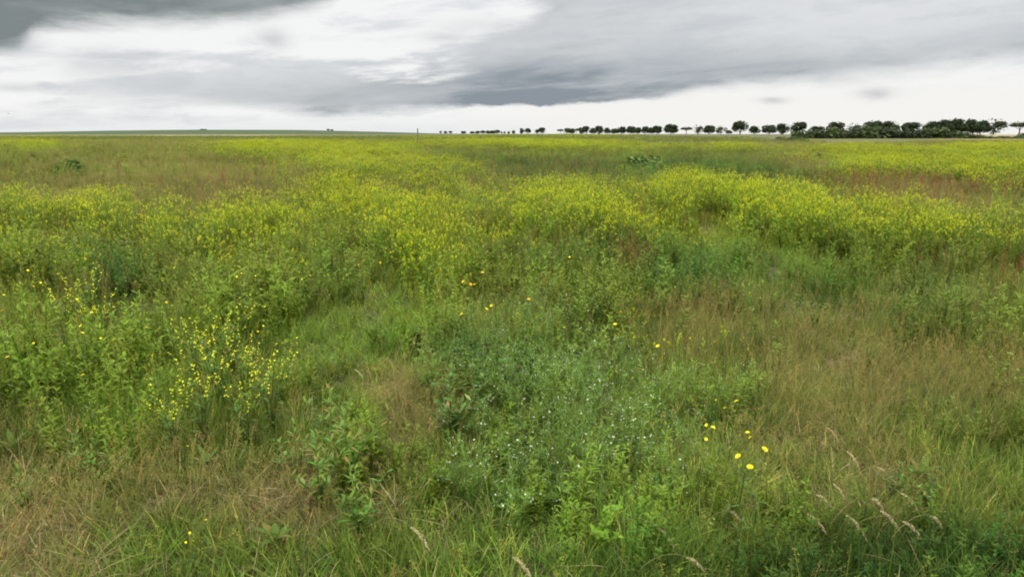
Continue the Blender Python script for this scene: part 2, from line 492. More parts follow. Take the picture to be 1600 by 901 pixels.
def tints(x, y, Z, jit=.22):
    n = len(x); c = np.tile(PAL['mid'], (n, 1))
    px, py = plan(x, y)
    c = mixc(c, 'olive', .35 * sstep(420, 250, py) + .08 * sstep(900, 1500, px))
    c = mixc(c, 'yg', Z['Y'] * .55)
    c = mixc(c, 'lush', Z['L'] * .8)
    c = mixc(c, 'blue', Z['M'] * .7)
    c = mixc(c, 'olive', Z['D'] * .6)
    c = mixc(c, 'brown', np.clip(Z['D'] - .5, 0, 1) * .6)
    c = mixc(c, 'dark', Z['K'] * .9)
    c = mixc(c, 'rust', Z['Q'] * .15)
    v = .45 + 1.1 * fbm(x + 90, y + 20, .9, 3)
    d = np.hypot(x, y); fr = sstep(10, 30, d)
    v = v * (1 - fr * .75 + fr * 1.5 * fbm(x + 3, y - 70, 5.5, 3))
    c = mixc(c, 'dark', fr * np.clip(2.2 * fbm(x - 40, y + 10, 4.0, 2) - 1.0, 0, 1) * .6)
    c = mixc(c, 'brown', fr * np.clip(2.4 * fbm(x + 140, y + 60, 6.0, 2) - 1.25, 0, 1) * .5)
    return c * (v * (1 + RNG.normal(0, jit, n)).clip(.5, 1.6))[:, None] * (1 + RNG.normal(0, .06, (n, 3)))


def clump(x, y):
    """0 in the hollows between plant clumps, 1 on the clumps"""
    return sstep(.36, .60, fbm(x + 31, y + 77, 1.45, 3))


def far_gain(d):
    return 1 + sstep(15, 150, d) * .9


MEADOW_END = 165


def meadow_edge(x, y):
    px, _ = plan(x, y)
    lim = np.interp(px, [-500, 0, 300, 680, 850, 1000, 1230, 1480, 1600, 2200], [150, 150, 165, 165, 165, 120, 120, 165, 165, 165])
    return y < lim * (.93 + .14 * fbm(x, y, 20))


# green grass everywhere
x, y = scatter(lambda d: 175 * min(1, 4.8 / d) ** 1.05, 1.4, MEADOW_END)
k = meadow_edge(x, y); x, y = x[k], y[k]
Z = zones(x, y); d = np.hypot(x, y)
cl = clump(x, y); mid = sstep(4.5, 7, d)
k = RNG.random(len(x)) < np.clip(1.0 - .22 * Z['D'] - .25 * Z['Y'], .3, 1) * ((.75 + .3 * cl) * (1 - mid) + (.64 + .5 * cl) * mid); x, y, d, cl, mid = x[k], y[k], d[k], cl[k], mid[k]; Z = {q: v[k] for q, v in Z.items()}
hs = (1 - .45 * mid * (1 - cl)) * 1.08 * (.62 + .75 * sstep(3.5, 9, d)) * (.45 + 1.1 * fbm(x, y, 1.0, 2)) * (1 - .25 * np.clip(Z['D'], 0, 1)) * (1 + .25 * Z['Y'])
s = far_gain(d) * RNG.uniform(.8, 1.25, len(x))
cover('meadow_grass', 'tall tangled green grass covering the whole meadow', 'grass', GRASS, x, y, tints(x, y, Z), s, hs * RNG.uniform(.8, 1.25, len(x)))

# fine brownish flowering grass
x, y = scatter(lambda d: 60 * min(1, 5.5 / d) ** 1.0, 2.2, MEADOW_END)
k = meadow_edge(x, y); x, y = x[k], y[k]
Z = zones(x, y)
k = RNG.random(len(x)) < np.clip(.06 + .66 * Z['D'] - .3 * Z['L'] + .12 * sstep(9, 20, y), 0.01, 1); x, y = x[k], y[k]; Z = {q: v[k] for q, v in Z.items()}
d = np.hypot(x, y)
c = np.tile(np.array((.175, .156, .074)), (len(x), 1)) * RNG.uniform(.7, 1.35, len(x))[:, None]
c = mixc(c, 'olive', .45 + .3 * Z['K'])
s = far_gain(d) * RNG.uniform(.75, 1.15, len(x))
cover('flowering_grass', 'fine flowering grass with airy brownish seed heads in the drier patches', 'grass', PANI, x, y, c, s, s / far_gain(d) ** .6 * (.62 + .45 * sstep(4, 10, d)))

# yellow mustard
x, y = scatter(lambda d: 26 * min(1, 9 / d) ** .72, 5.5, MEADOW_END)
k = meadow_edge(x, y); x, y = x[k], y[k]
Z = zones(x, y)
cl = np.clip(clump(x, y) * 1.9 - .35, .02, 1.5)
k = RNG.random(len(x)) < np.clip(Z['Y'] * cl + .012, 0, 1); x, y, cl = x[k], y[k], cl[k]; Z = {q: v[k] for q, v in Z.items()}
d = np.hypot(x, y)
s = RNG.uniform(.72, 1.12, len(x)) * (.62 + .50 * np.clip(cl, 0, 1.1)) * (.8 + .25 * np.clip(Z['Y'], 0, 1)) * (.85 + .15 * sstep(7, 12, d))
cover('yellow_mustard_flowers', 'yellow flowering mustard growing in broad bands across the meadow', 'wildflowers', MUST, x, y, tints(x, y, Z, .12) * np.array((1.05, 1.1, .9)), s * (1 + .5 * sstep(25, 150, d)), s)

# the meadow running on towards the avenue and the rise
x, y = scatter(lambda d: .9 * (160 / d), 140, 415)
px, py = plan(x, y)
far = (px < 1290) & (y < (415 - .46 * np.clip(px - 760, 0, 600)) * (.8 + .4 * fbm(x, y, 22))); x, y, px = x[far], y[far], px[far]
yl = np.clip(fbm(x, y, 28, 2) * 2.0 - .45, 0, 1) * (1 - .8 * sstep(960, 1060, px)) * (.25 + .75 * sstep(560, 700, px) + .6 * np.exp(-((px - 60) / 70) ** 2))
k = RNG.random(len(x)) < yl * .6
cover('distant_yellow_flowers', 'far yellow flower band running on towards the avenue of trees', 'wildflowers', MUST, x[k], y[k], np.tile(PAL['yg'], (k.sum(), 1)), RNG.uniform(1.6, 2.4, k.sum()), RNG.uniform(.75, 1.05, k.sum()))
k = ~k; g = np.tile(PAL['olive'], (k.sum(), 1)) * RNG.uniform(.5, 1.1, k.sum())[:, None]
g = mixc(g, 'dark', fbm(x[k], y[k], 18) * .9)
cover('distant_meadow_grass', 'far olive meadow grass reaching back towards the rise', 'grass', GRASS, x[k], y[k], g, RNG.uniform(2.5, 4.0, k.sum()), RNG.uniform(1.2, 2.2, k.sum()))

# leafy weeds below and between
x, y = scatter(lambda d: 46 * min(1, 6 / d) ** .8, 2.4, 110)
Z = zones(x, y)
k = RNG.random(len(x)) < np.clip(.22 + .55 * Z['L'] + .65 * Z['K'] + .45 * Z['Y'] + .42 * Z['B'] - .75 * Z['D'], .02, 1) * (.12 + 1.25 * clump(x, y)); x, y = x[k], y[k]; Z = {q: v[k] for q, v in Z.items()}
d = np.hypot(x, y)
c = mixc(tints(x, y, Z, .15), 'yg', np.clip(.45 - .6 * Z['K'], 0, 1)) * np.array((1.1, 1.14, .95))
tall = clump(x, y)
s = RNG.uniform(.6, 1.2, len(x)) * (.62 + .45 * sstep(4, 9, d)) * (.66 + .85 * tall * (1 - .5 * np.clip(Z['K'], 0, 1)))
cover('leafy_weeds', 'leafy green weeds growing thickly between the grass', 'weeds', WEED, x, y, c, s * (1 + .4 * sstep(15, 60, d)), s)

# thread-leaved herb around the white flowers
x, y = scatter(lambda d: 26, 3.6, 11)
Z = zones(x, y)
k = RNG.random(len(x)) < np.clip(Z['M'] * .9, 0, 1); x, y = x[k], y[k]; Z = {q: v[k] for q, v in Z.items()}
c = np.tile(np.array((.108, .168, .028)), (len(x), 1)) * RNG.uniform(.7, 1.4, len(x))[:, None]
s = RNG.uniform(.8, 1.5, len(x))
cover('thread_leaved_herb', 'bushy bluish green thread-leaved herb around the white flowers', 'weeds', MAYW, x, y, c, s)

# withered straw lying through the growth
x, y = scatter(lambda d: 46 * min(1, 5 / d), 1.4, 40)
Z = zones(x, y)
k = RNG.random(len(x)) < np.clip(.10 + .12 * (y < 5.5) + .6 * Z['D'] - .2 * Z['L'], .02, 1); x, y = x[k], y[k]; Z = {q: v[k] for q, v in Z.items()}
c = np.tile(np.array((.30, .245, .12)), (len(x), 1)) * RNG.uniform(.55, 1.25, len(x))[:, None]
cover('withered_straw', 'withered straw lying bent among the green grass', 'dry grass', STRAW, x, y, c, RNG.uniform(.8, 1.3, len(x)) * far_gain(np.hypot(x, y)), RNG.uniform(.7, 1.2, len(x)))

# low broad leaves
x, y = scatter(lambda d: 9, 1.8, 9)
Z = zones(x, y)
k = RNG.random(len(x)) < np.clip(.35 + .4 * Z['L'], 0, 1); x, y = x[k], y[k]; Z = {q: v[k] for q, v in Z.items()}
cover('broad_leaved_weeds', 'low rosettes of broad green leaves among the front grass', 'weeds', ROSE, x, y, tints(x, y, Z, .15) * np.array((1.0, 1.1, 1.0)), RNG.uniform(.45, .95, len(x)))

# rusty docks far right and elsewhere
x, y = scatter(lambda d: 5 * min(1, 14 / d) ** .6, 9, 120)
Z = zones(x, y)
k = RNG.random(len(x)) < np.clip(Z['Q'] * .8 + .006, 0, 1); x, y = x[k], y[k]
cover('rusty_docks', 'rust-brown seeding docks scattered through the far yellow bands', 'weeds', DOCK, x, y, np.ones((len(x), 3)), RNG.uniform(.8, 1.15, len(x)))


# ------------------------------------------------------------------ ground sheet
def ground():
    radii = np.concatenate([np.linspace(0.3, 14, 70), np.geomspace(14.4, 9000, 190)])
    na = 720; ang = np.linspace(0, 2 * math.pi, na, endpoint=False)
    X = np.outer(radii, np.sin(ang)).ravel(); Y = np.outer(radii, np.cos(ang)).ravel()
    Zc = ground_z(X, Y)
    vs = np.column_stack([X, Y, Zc]); vs = np.vstack([vs, [[0, 0, gz(0, 0)]]])
    nr = len(radii); fs = []
    for i in range(nr - 1):
        for j in range(na):
            j2 = (j + 1) % na
            fs.append((i * na + j, i * na + j2, (i + 1) * na + j2, (i + 1) * na + j))
    fs += [(nr * na, j, (j + 1) % na) for j in range(na)]
    me = bpy.data.meshes.new('ground'); me.from_pydata(vs.tolist(), [], [f[::-1] for f in fs])
    # what grows or lies on each parcel
    x, y = vs[:, 0], vs[:, 1]; d = np.hypot(x, y)
    n = len(x); c = np.tile(np.array((.044, .046, .018)), (n, 1))
    front = y > 1
    yy = np.maximum(y, 1); px, py = plan(x, yy, 0.0)
    Zn = zones(x, yy)
    def put(col, w):
        nonlocal c
        w = np.clip(w, 0, 1)[:, None]; c = c * (1 - w) + np.array(col) * w
    put((.17, .125, .07), np.clip(Zn['D'], 0, 1) * .8 * front * (d < 12))
    crop = sstep(120, 175, d)
    put((.066, .066, .026), crop)                                                       # grey-green crop
    put((.07, .078, .024), crop * (1 - sstep(400, 430, d)) * (1 - sstep(640, 700, px)) * front)
    put((.17, .135, .075), sstep(415, 450, d) * (1 - sstep(560, 620, d)) * (1 - sstep(400, 520, px)) * front)     # stubble strip, left
    put((.030, .046, .016), sstep(570, 640, d) * (1 - sstep(620, 760, px)) * front)      # green rise, left
    put((.16, .13, .07), sstep(215, 240, d) * (1 - sstep(560, 620, d)) * sstep(1440, 1500, px) * front)                # pale field, right
    put((.10, .08, .042), crop * sstep(180, 220, d) * (1 - sstep(330, 400, d)) * sstep(600, 640, px) * (1 - sstep(690, 760, px)) * front)
    a = me.color_attributes.new('Col', 'FLOAT_COLOR', 'POINT')
    a.data.foreach_set('color', np.column_stack([c, np.ones(n)]).astype(np.float32).ravel())
    me.polygons.foreach_set('use_smooth', [True] * len(me.polygons))
    m = bpy.data.materials.new('meadow soil and crops'); m.use_nodes = True
    nt = m.node_tree; N, L = nt.nodes.new, nt.links.new; p = nt.nodes['Principled BSDF']; p.inputs['Roughness'].default_value = .95; p.inputs['Specular IOR Level'].default_value = .1
    at = N('ShaderNodeAttribute'); at.attribute_name = 'Col'; ge = N('ShaderNodeNewGeometry')
    n1 = N('ShaderNodeTexNoise'); n1.inputs['Scale'].default_value = 9; n1.inputs['Detail'].default_value = 6
    n2 = N('ShaderNodeTexNoise'); n2.inputs['Scale'].default_value = .06; n2.inputs['Detail'].default_value = 5
    for q in (n1, n2): L(ge.outputs['Position'], q.inputs['Vector'])
    ma = N('ShaderNodeMath'); ma.operation = 'MULTIPLY_ADD'; ma.inputs[1].default_value = 1.3; ma.inputs[2].default_value = .0; L(n1.outputs['Fac'], ma.inputs[0])
    mb = N('ShaderNodeMath'); mb.operation = 'ADD'; L(ma.outputs[0], mb.inputs[0]); L(n2.outputs['Fac'], mb.inputs[1])
    mc = N('ShaderNodeMath'); mc.operation = 'ADD'; mc.inputs[1].default_value = -.15; L(mb.outputs[0], mc.inputs[0])
    sc = N('ShaderNodeVectorMath'); sc.operation = 'SCALE'; L(at.outputs['Color'], sc.inputs[0]); L(mc.outputs[0], sc.inputs['Scale']); L(sc.outputs[0], p.inputs['Base Color'])
    bp = N('ShaderNodeBump'); bp.inputs['Strength'].default_value = .6; bp.inputs['Distance'].default_value = .05; L(n1.outputs['Fac'], bp.inputs['Height']); L(bp.outputs[0], p.inputs['Normal'])
    me.materials.append(m); me.update()
    o = bpy.data.objects.new('ground', me); COL.objects.link(o); o['kind'] = 'structure'
    return o


ground()


# ------------------------------------------------------------------ trees and shrubs far off
def crown(b, rx, rz, zc, n, size, col, lobes=7, flat=.0, rough=.35):
    cs = [(Vector((0, 0, zc)), 1.0)]
    for i in range(lobes):
        v = rv(); v.z = abs(v.z) * U(.3, 1) - .15 if flat > 0 else U(-.75, .8)
        cs.append((Vector((v.x * rx * U(.45, .75), v.y * rx * U(.45, .75), zc + v.z * rz * .75)), U(.32, .6)))
    for i in range(n):
        c, k = random.choice(cs); v = rv(); r = U(.62, 1.0) ** .5
        p = c + Vector((v.x * rx * k * r, v.y * rx * k * r, v.z * rz * k * r * (1 if v.z > 0 else 1 - flat)))
        p += rv() * rough * size
        nrm = (v + rv() * .9).normalized(); u = nrm.orthogonal().normalized(); w = nrm.cross(u); s = size * U(.5, 1.2)
        cc = shade(col, .4)
        b.add([p - u * s, p - w * s * .6 + nrm * s * .2, p + u * s, p + w * s * .6 + nrm * s * .2], [(0, 1, 2, 3)], (cc[0], cc[1], cc[2], 0))


def limbs(b, hz, rx, zc, r):
    top = Vector((U(-.2, .2), U(-.2, .2), zc))
    b.tube([Vector((0, 0, -.3)), Vector((0, 0, hz * .5)), Vector((top.x * .5, top.y * .5, hz)), top], [r * 1.3, r, r * .9, r * .4], W1, 7)
    for i in range(5):
        g = i * 1.26 + U(-.3, .3)
        b.tube([Vector((top.x * .5, top.y * .5, hz)), Vector((math.cos(g) * rx * .3, math.sin(g) * rx * .3, (hz + zc) / 2)), Vector((math.cos(g) * rx * .62, math.sin(g) * rx * .62, zc + U(-.2, .4)))], [r * .5, r * .35, r * .15], W1, 5)


DK = (.036, .050, .022)
TREES = {}


def tree_kind(kind, rx, rz, zc, hz, r, n, size, col, lobes=7, flat=.3):
    root = empty('tree', (0, 0, 0)); root['category'] = 'tree'; root['group'] = 'trees along the far avenue'
    b = MB(); limbs(b, hz, rx, zc, r); b.obj('trunk', M_BARK, root)
    b = MB(); crown(b, rx, rz, zc, n, size, col, lobes, flat); b.obj('crown', M_TREE, root, smooth=False)
    TREES[kind] = [root, False, zc + rz, rx]


# unit trees ten metres tall
tree_kind('round', 4.4, 4.7, 5.2, 1.4, .28, 2300, .50, DK, 9, 0)
tree_kind('tall', 3.3, 4.9, 5.0, 1.2, .26, 2200, .46, DK, 9, 0)
tree_kind('dome', 4.2, 4.7, 4.7, 1.0, .28, 2400, .52, (.030, .044, .020), 9, 0)
tree_kind('thin', 3.6, 4.6, 5.2, 1.6, .22, 1000, .44, (.050, .062, .032), 7, 0)
tree_kind('umbrella', 5.6, 3.3, 6.6, 3.4, .30, 1300, .52, DK, 8, .55)


def tree(kind, px, top, width, dist, label):
    x, y = at_dist(px, dist); z = gz(x, y)
    h = height_for(top - 1.0, dist) - z
    k = h / 10.0; kx = (width * dist / F / 2) / TREES[kind][3] * U(1.15, 1.4)
    t = TREES[kind]
    if not t[1]:
        o = t[0]; t[1] = True
        o.location = (x, y, z); o.rotation_euler = (0, 0, U(0, 6.28)); o.scale = (kx, kx, k); o['label'] = label
    else:
        o = copy_thing(t[0], (x, y, z), U(0, 6.28), (kx, kx, k), label)
    return o


ROW = [  # survey bearing, treetop, crown width, kind, description
    (693, 204.6, 4, 'round', 'first speck of a tree at the far left end of the avenue'), (700, 204.2, 5, 'dome', 'second speck of a tree from the far left end of the avenue'),
    (708, 204.6, 5, 'round', 'third speck of a tree from the far left end of the avenue'), (727, 204.3, 7, 'dome', 'low tiny tree alone in a gap near the left end of the avenue'),
    (740, 204.6, 6, 'dome', 'leftmost of the tiny trees that touch near the left end of the avenue'), (748, 204.0, 7, 'dome', 'second of the tiny touching trees near the left end of the avenue'),
    (756, 203.8, 7, 'round', 'third of the tiny touching trees near the left end of the avenue'), (764, 203.4, 7, 'dome', 'fourth of the tiny touching trees near the left end of the avenue'),
    (771, 203.2, 8, 'dome', 'fifth and widest of the tiny touching trees, beside its darkest neighbour'), (777, 202.8, 8, 'round', 'darkest and tallest of the tiny touching trees, at their right end'),
    (784, 205.2, 3, 'round', 'first of the three dot-like trees right of the tiny touching trees'), (789, 205.2, 3, 'round', 'second of the three dot-like trees right of the tiny touching trees'),
    (795, 205.0, 3, 'tall', 'third of the three dot-like trees right of the tiny touching trees'), (802, 203.6, 4, 'tall', 'small narrow dark tree just left of the tree pair with clear sky below'),
    (815, 199.8, 6, 'tall', 'narrow left tree of the first pair with clear sky below'), (823, 200.2, 8, 'round', 'rounder right tree of the first pair with clear sky below'),
    (837, 202.0, 6, 'round', 'small low tree touching a larger round tree between two wide gaps'), (845, 199.0, 10, 'round', 'larger round tree between two wide gaps of the avenue'),
    (873, 201.2, 8, 'umbrella', 'low leftmost tree of the dense group standing on bare trunks'), (882, 200.0, 9, 'round', 'second tree of the dense group standing on bare trunks'),
    (890, 199.6, 8, 'dome', 'third tree of the dense group standing on bare trunks'), (897, 200.2, 8, 'umbrella', 'flat topped fourth tree of the dense group standing on bare trunks'),
    (904, 198.8, 8, 'tall', 'fifth tree of the dense group standing on bare trunks'), (912, 196.8, 10, 'round', 'sixth and broadest tree of the dense group standing on bare trunks'),
    (922, 198.8, 9, 'dome', 'seventh tree of the dense group standing on bare trunks'), (932, 196.2, 10, 'tall', 'tallest tree of the dense group standing on bare trunks'),
    (943, 198.4, 9, 'dome', 'last tree at the right end of the group standing on bare trunks'), (954, 200.0, 10, 'dome', 'low dark tree starting the solid stretch of the avenue'),
    (965, 196.8, 13, 'dome', 'second tree of the solid stretch of the avenue'), (979, 196.0, 12, 'dome', 'third, pointed tree of the solid stretch of the avenue'),
    (989, 198.0, 12, 'dome', 'low fourth tree of the solid stretch of the avenue'), (1001, 196.2, 12, 'dome', 'fifth tree of the solid stretch of the avenue'),
    (1010, 198.0, 10, 'dome', 'small tree squeezed between two larger ones in the solid stretch of the avenue'), (1018, 195.2, 14, 'dome', 'large round tree just left of the broadest avenue tree'),
    (1039, 192.6, 21, 'dome', 'broadest avenue tree, dark and square-shouldered down to the ground'), (1062, 197.8, 14, 'umbrella', 'low umbrella shaped tree right of the broadest avenue tree'),
    (1079, 194.8, 12, 'thin', 'pale thin tree that lets sky through its crown'), (1096, 194.4, 14, 'dome', 'full round tree right of the pale thin tree'),
    (1114, 196.2, 15, 'thin', 'ragged grey-green tree left of the tallest avenue tree'), (1126, 202.6, 8, 'dome', 'low bush-sized tree at the foot of the tallest avenue tree'),
    (1143, 188.8, 19, 'round', 'tallest avenue tree, standing clear above its neighbours'), (1164, 195.6, 14, 'dome', 'small rounded tree right of the tallest avenue tree'),
    (1187, 193.8, 17, 'dome', 'broad dome shaped tree with gaps on both sides'), (1208, 192.6, 14, 'tall', 'oval tree with sky showing near its trunk'),
    (1229, 190.0, 17, 'tall', 'pointed tree at the left end of the dark hedge'), (1258, 195.8, 18, 'dome', 'low treetop just above the left part of the dark hedge'),
    (1286, 188.6, 21, 'dome', 'wide round treetop above the left part of the dark hedge'), (1313, 192.2, 16, 'thin', 'thin pale treetop above the middle of the dark hedge'),
    (1343, 187.0, 24, 'dome', 'broad treetop above the middle of the dark hedge'), (1369, 188.6, 18, 'tall', 'peaked treetop right of the broad one above the hedge'),
    (1403, 190.8, 26, 'round', 'arching tree with a hole of sky under it, above the hedge'),
    (1433, 187.6, 22, 'dome', 'left shoulder tree of the big dark clump at right'), (1449, 184.8, 20, 'dome', 'second tree of the big dark clump at right'),
    (1466, 183.4, 24, 'dome', 'highest tree of the big dark clump at right'), (1486, 184.2, 24, 'dome', 'fourth tree of the big dark clump at right'),
    (1504, 186.4, 22, 'dome', 'fifth tree of the big dark clump, darkest at its foot'), (1524, 185.0, 30, 'thin', 'thin spreading tree at the right end of the big dark clump'),
    (1563, 189.4, 28, 'umbrella', 'lone umbrella shaped tree on a bare trunk at the pale field'), (1604, 194.0, 24, 'umbrella', 'tree cut by the right edge of the view beside the lone umbrella tree'),
]
for (px, top, w, kind, lab) in ROW:
    dist = float(np.interp(px, [690, 810, 900, 960, 1040, 1143, 1230, 1342, 1420, 1530, 1563, 1610], [1300, 1100, 950, 800, 650, 500, 450, 430, 400, 400, 470, 470]))
    tree(kind, px, top, w, dist, lab)
for (px, top, w, d_, kind, lab) in [(336, 201.2, 8, 1460, 'dome', 'tiny lone bush-like tree on the crest of the green rise'), (524, 201.4, 4, 1460, 'tall', 'left of two tiny thin trees on the right slope of the green rise'),
                                    (529, 202.0, 4, 1460, 'tall', 'right of two tiny thin trees on the right slope of the green rise')]:
    o = tree(kind, px, top, w, d_, lab); o['group'] = 'tiny trees on the rise'

# shrubs of the dark hedge and beside it
SHRUB = {}
for kd, col, nn in (('dark', (.030, .042, .018), 1900), ('green', (.046, .066, .022), 1700), ('low', (.048, .068, .024), 1500), ('bush', (.070, .112, .022), 1500)):
    r_ = empty('shrub', (0, 0, 0)); r_['category'] = 'shrub'; r_['group'] = 'shrubs of the dark hedge'
    b = MB(); crown(b, 1.0, 1.0, .38, nn, .13, col, 11, 0, .5); b.obj('foliage', M_TREE, r_, smooth=False)
    b = MB()
    for i in range(7):
        g = i * .9; b.tube([Vector((.08 * math.cos(g), .08 * math.sin(g), -.05)), Vector((.25 * math.cos(g), .25 * math.sin(g), .35)), Vector((.5 * math.cos(g), .5 * math.sin(g), .8))], [.03, .02, .008], W1, 5)
    b.obj('stem', M_BARK, r_)
    SHRUB[kd] = [r_, False]


def shrub(kind, px, top, width, dist, lab, depth=1.0):
    x, y = at_dist(px, dist); z = gz(x, y); h = (height_for(top - 1.2, dist) - z) / 1.33; w = width * dist / F / 2 / .92
    t = SHRUB[kind]; rz = U(0, 6.28)
    if not t[1]:
        o = t[0]; t[1] = True; o.location = (x, y, z); o.rotation_euler = (0, 0, rz); o.scale = (w, w, h); o['label'] = lab
    else:
        o = copy_thing(t[0], (x, y, z), rz, (w, w, h), lab)
    return o


for (px, top, w, d_, kind, lab) in [
    (1240, 204.5, 34, 212, 'green', 'low green shrub forming the left end of the dark hedge'), (1262, 202.5, 40, 214, 'dark', 'dark shrub second from the left end of the hedge'),
    (1286, 200.5, 44, 212, 'green', 'brighter green shrub under the wide round treetop'), (1312, 200.5, 42, 214, 'dark', 'dark shrub under the thin pale treetop'),
    (1338, 197.5, 48, 212, 'green', 'tall olive green shrub under the broad treetop in the hedge'), (1362, 198.5, 44, 214, 'dark', 'blackish shrub right of the tall olive green one'),
    (1386, 201, 42, 212, 'dark', 'dark shrub below the tree with a hole of sky'), (1410, 201.5, 40, 213, 'dark', 'dark shrub left of the brightest shrub in the hedge'),
    (1432, 200.0, 40, 210, 'green', 'brightest bulging shrub in front of the big tree clump'), (1456, 203.5, 42, 210, 'dark', 'dark shrub on the descending right part of the hedge'),
    (1478, 206.5, 44, 206, 'green', 'low yellow-green shrub on the descending right part of the hedge'), (1502, 210.0, 40, 206, 'low', 'low shrub at the right foot of the hedge before the pale field'),
    (1530, 212.6, 38, 204, 'low', 'small low shrub between the hedge and the right edge'), (1558, 212.0, 40, 200, 'low', 'green shrub in front of the lone umbrella tree'),
    (1584, 208.2, 44, 200, 'green', 'taller dark green shrub at the right edge of the view'), (1612, 206.5, 44, 200, 'dark', 'shrub cut off by the right edge of the view'),
    (1216, 212.6, 32, 172, 'low', 'small bright green shrub in front of the left end of the hedge'), (1238, 215.6, 18, 170, 'low', 'smallest shrub beside the small bright green one')]:
    shrub(kind, px, top, w, d_, lab)
# bushes inside the meadow
for (px, dist, w, h, kind, lab) in [(122, 36, 1.5, .95, 'bush', 'dark green bush alone in the left part of the meadow'), (1005, 44, 3.2, .9, 'bush', 'dark low bush in the grass below the avenue'),
                                    (1268, 52, 3.0, .85, 'bush', 'wide dark bush in a brownish patch of the meadow at right'), (480, 75, 1.6, .9, 'bush', 'small dark bush behind the left yellow band')]:
    x, y = at_dist(px, dist)
    if not SHRUB[kind][1]:
        SHRUB[kind][1] = True; o = SHRUB[kind][0]; o.location = (x, y, gz(x, y)); o.scale = (w / 2, w / 2, h / 1.33); o['label'] = lab
    else:
        o = copy_thing(SHRUB[kind][0], (x, y, gz(x, y)), U(0, 6), (w / 2, w / 2, h / 1.33), lab)
    o['group'] = 'bushes in the meadow'

# post standing in the meadow
x, y = at_dist(658, 122)
b = MB(); hh = height_for(199.4, 122) - gz(x, y)
b.tube([Vector((0, 0, -.4)), Vector((.01, 0, hh * .5)), Vector((.03, 0, hh - .05)), Vector((.03, 0, hh))], [.11, .105, .10, .08], W1, 10)
po = b.obj('wooden_post', M_POST, None, (x, y, gz(x, y)))
tag(po, 'single dark weathered post standing upright in the meadow near the horizon', 'post')

# two birds
def bird(px, py, dist, lab, rz):
    d_ = ray(px, py); t = dist / d_[1]
    b = MB(); c = (.03, .03, .03, 0)
    ys = [-.16, -.10, 0, .10, .17, .21]; rs = [.012, .04, .055, .045, .028, .006]
    b.tube([Vector((0, q, .01 * math.sin(q * 10))) for q in ys], rs, c, 8)
    for sgn in (-1, 1):
        b.strip([Vector((sgn * q[0], q[1], q[2])) for q in ((.03, .03, .02), (.16, .05, .09), (.30, .0, .10), (.40, -.05, .07))], [Vector((0, 1, 0))] * 4, [.06, .055, .035, .005], c)
    b.strip([Vector((0, -.14, 0)), Vector((0, -.26, .01))], [Vector((1, 0, 0))] * 2, [.02, .05], c)
    o = b.obj('bird', M_TREE, None, (d_[0] * t, d_[1] * t, EYE + d_[2] * t)); o.rotation_euler = (0, .2, rz)
    tag(o, lab, 'bird', 'birds over the field')


bird(535, 181.5, 190, 'tiny dark bird in the air above the green rise', .6)
bird(13, 178, 190, 'tiny dark bird in the air near the left edge', -1.2)


# ------------------------------------------------------------------ single flowers and plants one can tell apart
def flower_head(col, cen, n, r, cup=.25, rings=2):
    """ray flower: strap petals in rings round a raised disc"""
    b = MB()
    for k in range(rings):
        for i in range(n):
            g = 6.283 * (i + .5 * k) / n + U(-.06, .06); rr = r * (1 - .28 * k) * U(.9, 1.08)
            b.blade((math.cos(g) * r * .12, math.sin(g) * r * .12, .002 + .0025 * k), g, rr, r * .17, 1.45 - cup - .3 * k, U(.05, .35), (*shade(col)[:3], 0), None, 3, [.5, 1, .9, .35])
    vs = [Vector((0, 0, .006))]; m = 8
    for i in range(m): vs.append(Vector((math.cos(6.283 * i / m) * r * .30, math.sin(6.283 * i / m) * r * .30, .003)))
    b.add(vs, [(0, 1 + i, 1 + (i + 1) % m) for i in range(m)], (*cen, 0))
    return b


def make_flower(name, col, cen, n, r, hgt, cat, group, rings=2, cup=.25, leaves=True, tilt=.35):
    root = empty(name, (0, 0, 0)); root['category'] = cat; root['group'] = group
    b = MB(); bx, by = U(-.05, .05), U(-.05, .05)
    b.tube([Vector((bx, by, -hgt)), Vector((bx * .5, by * .5, -hgt * .5)), Vector((0, 0, -.004))], [.0026, .0022, .0016], (.07, .10, .03, 0), 5)
    if leaves:
        for i in range(4): b.leaf((bx * .7, by * .7, -hgt * U(.5, .9)), i * 1.7, .07, .009, U(.6, 1.1), .6, (.07, .11, .03, 0))
    b.obj('stem', M_PLANT, root)
    h = flower_head(col, cen, n, r, cup, rings).obj('flower_head', M_PETAL, root)
    h.rotation_euler = (tilt, U(-.2, .2), 0)
    b = MB(); b.tube([Vector((0, 0, -.012)), Vector((0, 0, -.006)), Vector((0, 0, .001))], [.003, r * .26, r * .24], (.06, .10, .03, 0), 8)
    q = b.obj('calyx', M_PLANT, h)
    return root


YCOL, OCOL, WCOL = (.66, .56, .02), (.68, .40, .03), (.30, .34, .26)
FL_Y = make_flower('yellow_flower', YCOL, (.62, .42, .01), 15, .019, .62, 'flower', 'yellow flowers in the right-hand clump')
FL_O = make_flower('yellow_flower', OCOL, (.6, .33, .01), 14, .019, .5, 'flower', 'golden flowers at the middle of the meadow')
FL_W = make_flower('white_flower', WCOL, (.60, .52, .16), 12, .019, .5, 'flower', 'white flowers in the middle patch', 1, .12, False, .55)
FIRST = {id(FL_Y): True, id(FL_O): True, id(FL_W): True}


